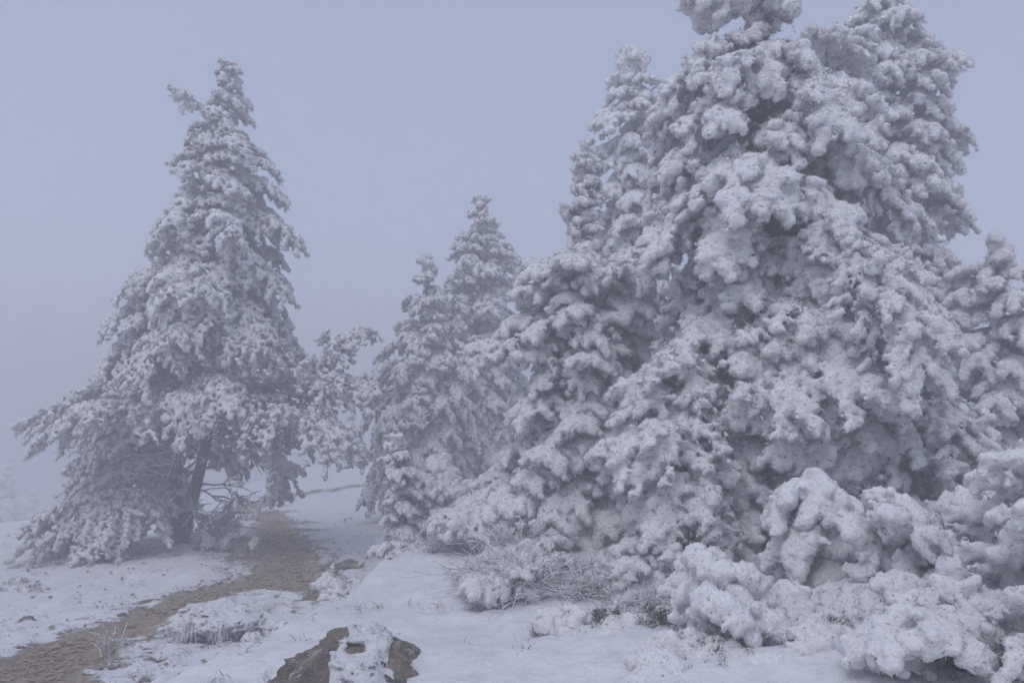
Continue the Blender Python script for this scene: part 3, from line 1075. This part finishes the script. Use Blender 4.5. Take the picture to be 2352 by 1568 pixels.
bush('dark tiny bush alone in the snow at the left edge', 32, 1340, 9.8, 8, (0.08, 0.2), var(BUF, r=0.02, need=80), 38, el=(0.3, 1.2), run=4)
bush('brown leafless bush dusted with frost behind the forked trunk', 492, 1262, 14.2, 6, (0.4, 0.9), var(BUF, r=0.02, h=0.022, keep=0.5), 39, el=(0.5, 1.6), dead=26)
bush('low frosted scrub at the left foot of the lone pine', 200, 1262, 12.0, 14, (0.3, 0.8), var(TUFT, h=0.026, r=0.04), 40, el=(0.1, 0.7), dead=10)

pine('leaning sapling buried in thick rime, in front of the biggest pine',
     [(1905, 1450), (1925, 1300), (1905, 1180), (1868, 1108)], 4.9,
     [(1108, 1845, 1890), (1150, 1790, 1950), (1210, 1768, 1965), (1280, 1760, 1975), (1350, 1800, 1970), (1430, 1820, 1960)],
     38, var(SNOWY, h=0.015, r=0.030, droop=1.0, t0=0.05, sp=0.06, hang=0.8, inner=8), 0.035, 23, run=5, facing=0.3, upr=(0.5, 0.7), group='rime-covered saplings')
bush('mound-shaped bush smothered in rime at the bottom, left of the leaning sapling', 1720, 1545, 4.35, 20, (0.14, 0.33), var(SNOWY, h=0.015, r=0.027, t0=0.1, sp=0.06, droop=0.8, hang=0.7, inner=8), 41, el=(0.5, 1.7), run=5, thicket=0.22)
bush('bush with knobbly upright shoots between the leaning sapling and the right edge', 2060, 1330, 5.0, 22, (0.3, 0.66), var(NEAR, h=0.016, t0=0.1, sp=0.065), 42, el=(0.4, 1.8), run=5, thicket=0.5)
JUN = 'snow-laden low junipers'
for i, (lab, u, v, d, n, L, el) in enumerate([
    ('snow-laden juniper spreading highest at the right edge, over a dark hollow', 2330, 1400, 4.1, 18, (0.4, 0.8), (0.5, 1.7)),
    ('snow-laden juniper in the bottom right corner with smooth white pads', 2290, 1560, 3.4, 17, (0.3, 0.6), (0.4, 1.5)),
    ('low snow-laden juniper between the leaning sapling and the corner juniper', 2110, 1470, 4.1, 13, (0.2, 0.44), (0.3, 1.3)),
    ('small snow-capped juniper below the leaning sapling', 1960, 1520, 4.1, 12, (0.16, 0.34), (0.05, 0.5)),
    ('flat snow-capped juniper at the bottom, left of the mound-shaped bush', 1530, 1530, 4.6, 9, (0.14, 0.28), (0.05, 0.4)),
    ('smallest snow-capped juniper low on the open snowbank', 1390, 1520, 4.8, 8, (0.12, 0.24), (0.05, 0.4)),
    ('low snow-capped juniper lying on the bottom edge beneath the mound-shaped bush', 1640, 1590, 4.0, 11, (0.18, 0.36), (0.05, 0.4)),
    ('snow-capped juniper at the foot of the biggest pine behind the mound-shaped bush', 1650, 1450, 5.2, 12, (0.12, 0.26), (0.3, 1.3)),
    ('snow-laden juniper under the arching pine at the right', 2230, 1290, 5.6, 16, (0.3, 0.62), (0.4, 1.5)),
]):
    bush(lab, u, v, d, n, L, SNOWY, 50 + i, name='juniper', group=JUN, el=el, run=5, spread=0.16, thicket=0.75 * L[1])


# ------------------------------------------------------------------ stones
def hull_planes(pts):
    import bmesh
    bm = bmesh.new()
    for p in pts:
        bm.verts.new([float(c) for c in p])
    bmesh.ops.convex_hull(bm, input=bm.verts)
    bm.normal_update()
    c = np.mean(pts, 0)
    N, D = [], []
    for f in bm.faces:
        n = np.array(f.normal)
        d = n @ np.array(f.verts[0].co)
        if n @ c > d:
            n, d = -n, -d
        N.append(n)
        D.append(d)
    bm.free()
    return np.array(N), np.array(D)


def rock_field(pts, h, seed, amp=0.02, pad=0.1):
    rng = np.random.default_rng(seed)
    N, D = hull_planes(pts)
    lo, hi = pts.min(0) - pad, pts.max(0) + pad
    ax = [np.arange(lo[k], hi[k] + h, h) for k in range(3)]
    G = np.stack(np.meshgrid(*ax, indexing='ij'), -1)
    f = np.full(G.shape[:3], 9.0, np.float32)
    for n, d in zip(N, D):
        f = np.minimum(f, (d - G @ n).astype(np.float32))
    t = tile(h, [((0.3, 0.3, 0.2), amp, False), ((0.09, 0.09, 0.05), amp * 0.55, True), ((0.035, 0.035, 0.03), amp * 0.4, False)], 90)
    off = rng.integers(0, 112, 3)
    for k in range(3):
        t = np.take(t, (np.arange(f.shape[k]) + off[k]) % 112, axis=k)
    return f + t, G, ax, lo


def closed(f):
    for k in range(3):
        x = [slice(None)] * 3
        for e_ in (0, -1):
            x[k] = e_
            f[tuple(x)] = -1
    return f


def stone(name, label, pts, h, seed, snow=None, amp=0.02, thick=0.03, group=None, mt=None):
    """pts: corner points of the stone in world space; snow(G) > 0 where snow lies on it"""
    pts = np.array(pts, float)
    base = np.array([pts[:, 0].mean(), pts[:, 1].mean(), float(gz(pts[:, 0].mean(), pts[:, 1].mean()))])
    f, G, ax, lo = rock_field(pts, h, seed, amp)
    root = thing(name, label, name.split('_')[-1], base, group)
    V, q = surfnets(closed(f.copy()), h, lo)
    mk('stone_body', V, q, mt or M_ROCK, root, origin=base)
    if snow is not None:
        # depth of the cover: thickest where the stone faces up
        nz = np.gradient(-f, h, axis=2)
        up = np.clip((nz - 0.25) / 0.5, 0, 1)
        t = tile(h, [((0.10, 0.05, 0.06), 0.012, True), ((0.035, 0.02, 0.03), 0.004, True)], 91)
        for k in range(3):
            t = np.take(t, (np.arange(f.shape[k]) + 13 * k) % 112, axis=k)
        m_ = snow(G)
        cover = np.minimum(f + thick * up * np.clip(m_ * 8 + 0.3, 0, 1) + t * 0.3, m_ + t * 0.6)
        V, q = surfnets(closed(cover.astype(np.float32)), h, lo)
        if len(V):
            mk('snow_cap', V, q, M_POWDER, root, origin=base)
    return root


def PQ(lst, lift=0.0):
    return [Q(*p) + np.array([0, 0, lift]) for p in lst]


# the boulder at the bottom edge
bp = PQ([(585, 1590, 4.25), (690, 1500, 4.6), (775, 1450, 4.85), (850, 1444, 4.9), (915, 1462, 4.85), (980, 1495, 4.7), (1035, 1575, 4.5), (760, 1480, 4.35), (900, 1485, 4.35), (640, 1640, 3.95), (780, 1600, 3.8),
         (940, 1600, 3.9), (1010, 1680, 4.2), (600, 1660, 4.6), (1000, 1640, 5.0), (800, 1640, 5.3)])


def front_snow(G):
    x = (G[..., 0] / G[..., 1] * F + 512) / S
    v = (HORIZON - (G[..., 2] - 1.6) / G[..., 1] * F) / S
    wob = 14 * np.sin(G[..., 2] * 37 + 1) + 9 * np.sin(G[..., 0] * 61 + G[..., 1] * 23)
    left = x - np.interp(v, [1440, 1455, 1500, 1570, 1650], [800, 795, 765, 752, 770]) + wob
    right = np.interp(v, [1440, 1470, 1570, 1650], [915, 908, 900, 890]) - x + wob
    hole = (np.hypot((x - 823) / 24, (v - 1474) / 11) - 1) * 30
    return np.minimum(np.minimum(left, right), hole) * 0.0025


stone('boulder', 'big brown boulder with a broad tongue of snow, at the bottom edge', bp, 0.0165, 5, front_snow, amp=0.015, thick=0.05)

# slab with a snow roof and hanging grass
sl = PQ([(400, 1440, 7.0), (440, 1395, 7.3), (520, 1378, 7.4), (590, 1395, 7.3), (604, 1425, 7.1), (600, 1440, 7.0), (540, 1450, 6.75), (420, 1452, 6.8), (430, 1490, 7.2), (595, 1475, 7.2), (545, 1485, 6.95), (500, 1420, 7.9)])
stone('snowy_slab', 'flat stone slab under thick snow with frosted grass hanging from its edge', sl, 0.014, 6, lambda G: np.full(G.shape[:3], 0.2), amp=0.014, thick=0.045)


def small_stone(label, u, v, d, w, seed, group='stones beside the path', snow=True, hgt=0.5):
    rng = np.random.default_rng(seed)
    p = Q(u, v, d)
    g = float(gz(p[0], p[1]))
    c = np.array([p[0], p[1], g])
    pts = rng.normal(size=(14, 3))
    pts /= np.linalg.norm(pts, axis=1, keepdims=True)
    pts *= np.array([w / 2, w / 2.4, w * hgt / 1.6]) * rng.uniform(0.8, 1.1, (14, 1))
    pts = pts + c + np.array([0, 0, w * hgt * 0.2])
    return stone('stone', label, pts, max(w / 26, 0.009), seed, (lambda G: np.sin(G[..., 0] * 9 + seed) * 0.1 + 0.02) if snow else None, amp=w * 0.03, thick=w * 0.07, group=group)


small_stone('flat dark stone beside the path, right of the forked trunk', 548, 1262, 12.4, 0.62, 61, hgt=0.45)
small_stone('squarish dark stone at the foot of the forked trunk', 466, 1268, 12.6, 0.36, 62, hgt=0.8)
small_stone('flat brown stone in the snow right of the path', 806, 1258, 11.2, 0.42, 63, hgt=0.35)
small_stone('small brown stone just above the path-side bush', 770, 1285, 10.6, 0.26, 64, hgt=0.5)
small_stone('dark stone lying in the snow at the far left, above the gravel', 58, 1432, 7.7, 0.20, 65, hgt=0.4)
small_stone('reddish stone in the snow below the slab, left of the boulder', 640, 1470 + 40, 5.9, 0.12, 66, snow=False)
small_stone('rust-coloured stone on the snow patch under the hanging grass', 595, 1545, 5.6, 0.10, 67, snow=False)
small_stone('low stone cutting the bottom edge of the snow patch', 410, 1562, 5.5, 0.16, 68, snow=False)


# ------------------------------------------------------------------ gravel, grass
def scatter_gravel():
    rng = np.random.default_rng(8)
    N = 60000
    y = 4.6 + 13 * rng.random(N) ** 1.6
    x = rng.uniform(-7.5, 0.5, N)
    sd = path_sd(x, y)
    keepp = rng.random(N) < np.where(sd > 0, 0.9, np.where(sd > -0.5, 0.10, 0.022 * (x < np.interp(y, _EY, _EX) - 0.2)))
    keepp &= x < np.interp(y, _EY, _EX) - 0.25
    x, y, sd = x[keepp][:5200], y[keepp][:5200], sd[keepp][:5200]
    n = len(x)
    z = gz(x, y) + np.where(sd > 0, -0.03, 0.015)
    ico = np.array([[0, 0, 1], [0.9, 0, 0.3], [0.28, 0.85, 0.3], [-0.72, 0.53, 0.3], [-0.72, -0.53, 0.3], [0.28, -0.85, 0.3], [0, 0, -0.6]])
    fc = np.array([[0, 1, 2], [0, 2, 3], [0, 3, 4], [0, 4, 5], [0, 5, 1], [6, 2, 1], [6, 3, 2], [6, 4, 3], [6, 5, 4], [6, 1, 5]])
    a = rng.uniform(0, 6.28, n)
    sz = 0.012 + 0.035 * rng.random(n) ** 2.5
    v = ico[None] * (1 + rng.normal(size=(n, 7, 3)) * 0.22)
    v *= np.stack([sz, sz * rng.uniform(0.6, 1.0, n), sz * rng.uniform(0.25, 0.6, n)], 1)[:, None]
    ca, sa = np.cos(a)[:, None], np.sin(a)[:, None]
    v = np.stack([v[..., 0] * ca - v[..., 1] * sa, v[..., 0] * sa + v[..., 1] * ca, v[..., 2]], -1)
    v += np.stack([x, y, z + sz * 0.12], 1)[:, None]
    f = (fc[None] + 7 * np.arange(n)[:, None, None]).reshape(-1, 3)
    o = mk('gravel', v.reshape(-1, 3), f, M_PEBBLE, smooth=False)
    o['kind'] = 'stuff'
    o['label'] = 'loose brown gravel strewn over the path'


scatter_gravel()


def blades(px, py, rng, n, length, width, lean=0.5, lift=0.0):
    """curved frosted grass blades in tufts at (px, py)"""
    M = len(px)
    x = np.repeat(px, n) + rng.normal(size=M * n) * 0.03
    y = np.repeat(py, n) + rng.normal(size=M * n) * 0.03
    z = gz(x, y) + lift
    a = rng.uniform(0, 6.28, M * n)
    L = np.repeat(length, n) * rng.uniform(0.5, 1.2, M * n)
    ln = lean * rng.uniform(0.3, 1.5, M * n)
    t = np.linspace(0, 1, 4)
    hx = (L * ln)[:, None] * t ** 1.7
    Pt = np.stack([x[:, None] + np.cos(a)[:, None] * hx, y[:, None] + np.sin(a)[:, None] * hx, z[:, None] + L[:, None] * (t - 0.45 * ln[:, None] * t ** 2)], -1)
    Pt[:, 1:] += np.cumsum(rng.normal(size=(len(Pt), 3, 3)), 1) * (L * 0.07)[:, None, None]
    return tubes(Pt, rng.uniform(0.6, 1.5, (len(Pt), 1)) * np.broadcast_to(width * np.array([1.0, 1.1, 1.0, 0.5]), Pt.shape[:2]), 3)


def scatter_grass():
    rng = np.random.default_rng(9)
    N = 9000
    y = 4.2 + 11 * rng.random(N) ** 1.2
    x = rng.uniform(-9, 4.5, N) * (0.35 + y / 15)
    xe = np.interp(y, _EY, _EX)
    sd = path_sd(x, y)
    dens = fbm(x * 1.3, y * 1.3, 71, 3)
    left = x < xe - 0.1
    pr = np.where(left, np.where(sd > -0.02, 0.0, np.clip(dens - 0.40, 0, 1) * 2.2), np.clip(dens - 0.46, 0, 1) * 2.2)
    und = np.exp(-(((x + 4.7) / 2.8) ** 2 + ((y - 11.6) / 1.3) ** 2))
    pr = np.where(left & (sd < -0.05), np.maximum(pr, 0.55 * und), pr)
    edge = (np.abs(x - xe + 0.15) < 0.25) & (y < 9)
    pr = np.where(edge, 0.12, pr)
    k = rng.random(N) < pr
    x, y = x[k][:850], y[k][:850]
    Ln = rng.uniform(0.03, 0.11, len(x))
    V, q = blades(x, y, rng, 7, Ln, 0.0026, 1.0)
    o = mk('frosted_grass', V, q, M_GRASS)
    o['kind'] = 'stuff'
    o['label'] = 'short frosted grass poking through the thin snow'


scatter_grass()


def tussock(label, u, v, d, r, L, n, seed, lean=0.9, lift=0.0, group='frosted grass tussocks'):
    rng = np.random.default_rng(seed)
    p = Q(u, v, d)
    base = np.array([p[0], p[1], float(gz(p[0], p[1]))])
    px = p[0] + rng.normal(size=n) * r
    py = p[1] + rng.normal(size=n) * r * 0.6
    V, q = blades(px, py, rng, 6, rng.uniform(0.7, 1.2, n) * L, 0.0036, lean, lift)
    o = mk('grass_tussock', V, q, M_GRASS, origin=base)
    o.location = [float(c) for c in base]
    o['label'], o['category'], o['group'] = label, 'grass tussock', group
    return o


tussock('long frosted grass bending out from under the bushy pine', 1180, 1290, 7.6, 0.16, 0.42, 26, 81)
tussock('frosted grass tussock beside the drooping-stemmed bush', 1110, 1350, 6.9, 0.13, 0.26, 20, 82)
tussock('frosted grass tussock on the bank right of the drooping-stemmed bush', 1330, 1400, 6.3, 0.12, 0.26, 20, 83)


def hanging_grass():
    """rime-laden grass draped over the front edge of the slab"""
    rng = np.random.default_rng(84)
    n = 150
    cu = rng.uniform(382, 530, 17)
    ci = rng.integers(0, 17, n)
    u = np.clip(cu[ci] + rng.normal(size=n) * 4.5, 376, 534)
    drift = rng.normal(size=17)[ci] * 0.9
    top = np.stack([Q(a, np.interp(a, [378, 440, 532], [1450, 1432, 1436]) + rng.normal() * 6, np.interp(a, [378, 440, 532], [6.95, 6.8, 6.72])) for a in u])
    t = np.linspace(0, 1, 6)
    L = rng.uniform(0.04, 0.13, n) * rng.uniform(0.6, 1.5, 17)[ci]
    a = rng.normal(size=n) * 0.7 - math.pi / 2 + drift
    Pt = top[:, None] + np.stack([np.cos(a)[:, None] * L[:, None] * 0.35 * t ** 0.7, np.sin(a)[:, None] * L[:, None] * 0.4 * t ** 0.7, L[:, None] * (0.25 * t - 1.15 * t ** 2)], -1)
    V, q = tubes(Pt, rng.uniform(0.004, 0.009, n)[:, None] * np.array([0.6, 1.0, 1.1, 1.0, 0.8, 0.3]), 5)
    base = np.array([top[:, 0].mean(), top[:, 1].mean(), top[:, 2].mean()])
    o = mk('grass_tussock', V, q, M_GRASS, origin=base)
    o.location = [float(c) for c in base]
    o['label'], o['category'], o['group'] = 'thick mat of frosted grass hanging in front of the snow slab', 'grass tussock', 'frosted grass tussocks'


hanging_grass()
tussock('broad fountain of frosted grass arching over the bank, front of the bushes', 1195, 1400, 6.2, 0.14, 0.40, 46, 86, 1.2)
tussock('small frosted grass fountain low on the bank under the bushes', 1345, 1425, 5.9, 0.09, 0.26, 26, 87, 1.2)
tussock('frosted grass fan on the crest of the bank by the path', 1010, 1305, 8.6, 0.14, 0.26, 22, 88, 1.0)
tussock('frosted grass tuft at the foot of the big pine, lowest on the slope', 1510, 1455, 5.3, 0.09, 0.20, 22, 89, 1.1)
tussock('frosted grass fringe along the top of the snow slab', 400, 1425, 7.1, 0.09, 0.13, 16, 90, 1.0)
tussock('thin frosted grass stems at the gravel edge, bottom left', 262, 1470, 6.4, 0.06, 0.22, 5, 85, 0.5)


# ------------------------------------------------------------------ haze
def box(name, lo, hi, mt):
    lo, hi = np.array(lo, float), np.array(hi, float)
    V = np.array([[(lo, hi)[i][0], (lo, hi)[j][1], (lo, hi)[k][2]] for i in (0, 1) for j in (0, 1) for k in (0, 1)])
    Fq = np.array([[0, 1, 3, 2], [4, 6, 7, 5], [0, 4, 5, 1], [2, 3, 7, 6], [0, 2, 6, 4], [1, 5, 7, 3]])
    return mk(name, V, Fq, mt, smooth=False)


hm = bpy.data.materials.new('haze')
hm.use_nodes = True
hm.node_tree.nodes.clear()
ho = hm.node_tree.nodes.new('ShaderNodeOutputMaterial')
hv = hm.node_tree.nodes.new('ShaderNodeVolumePrincipled')
hv.inputs['Density'].default_value = HAZE_DENSITY
hv.inputs['Color'].default_value = (*HAZE_COLOR, 1)
hv.inputs['Anisotropy'].default_value = 0.2
hm.node_tree.links.new(hv.outputs[0], ho.inputs['Volume'])
haze = box('haze', (-240, -20, -13.5), (240, 240, 8.5), hm)
haze['kind'] = 'stuff'
haze['label'] = 'pale fog hanging over the whole slope'
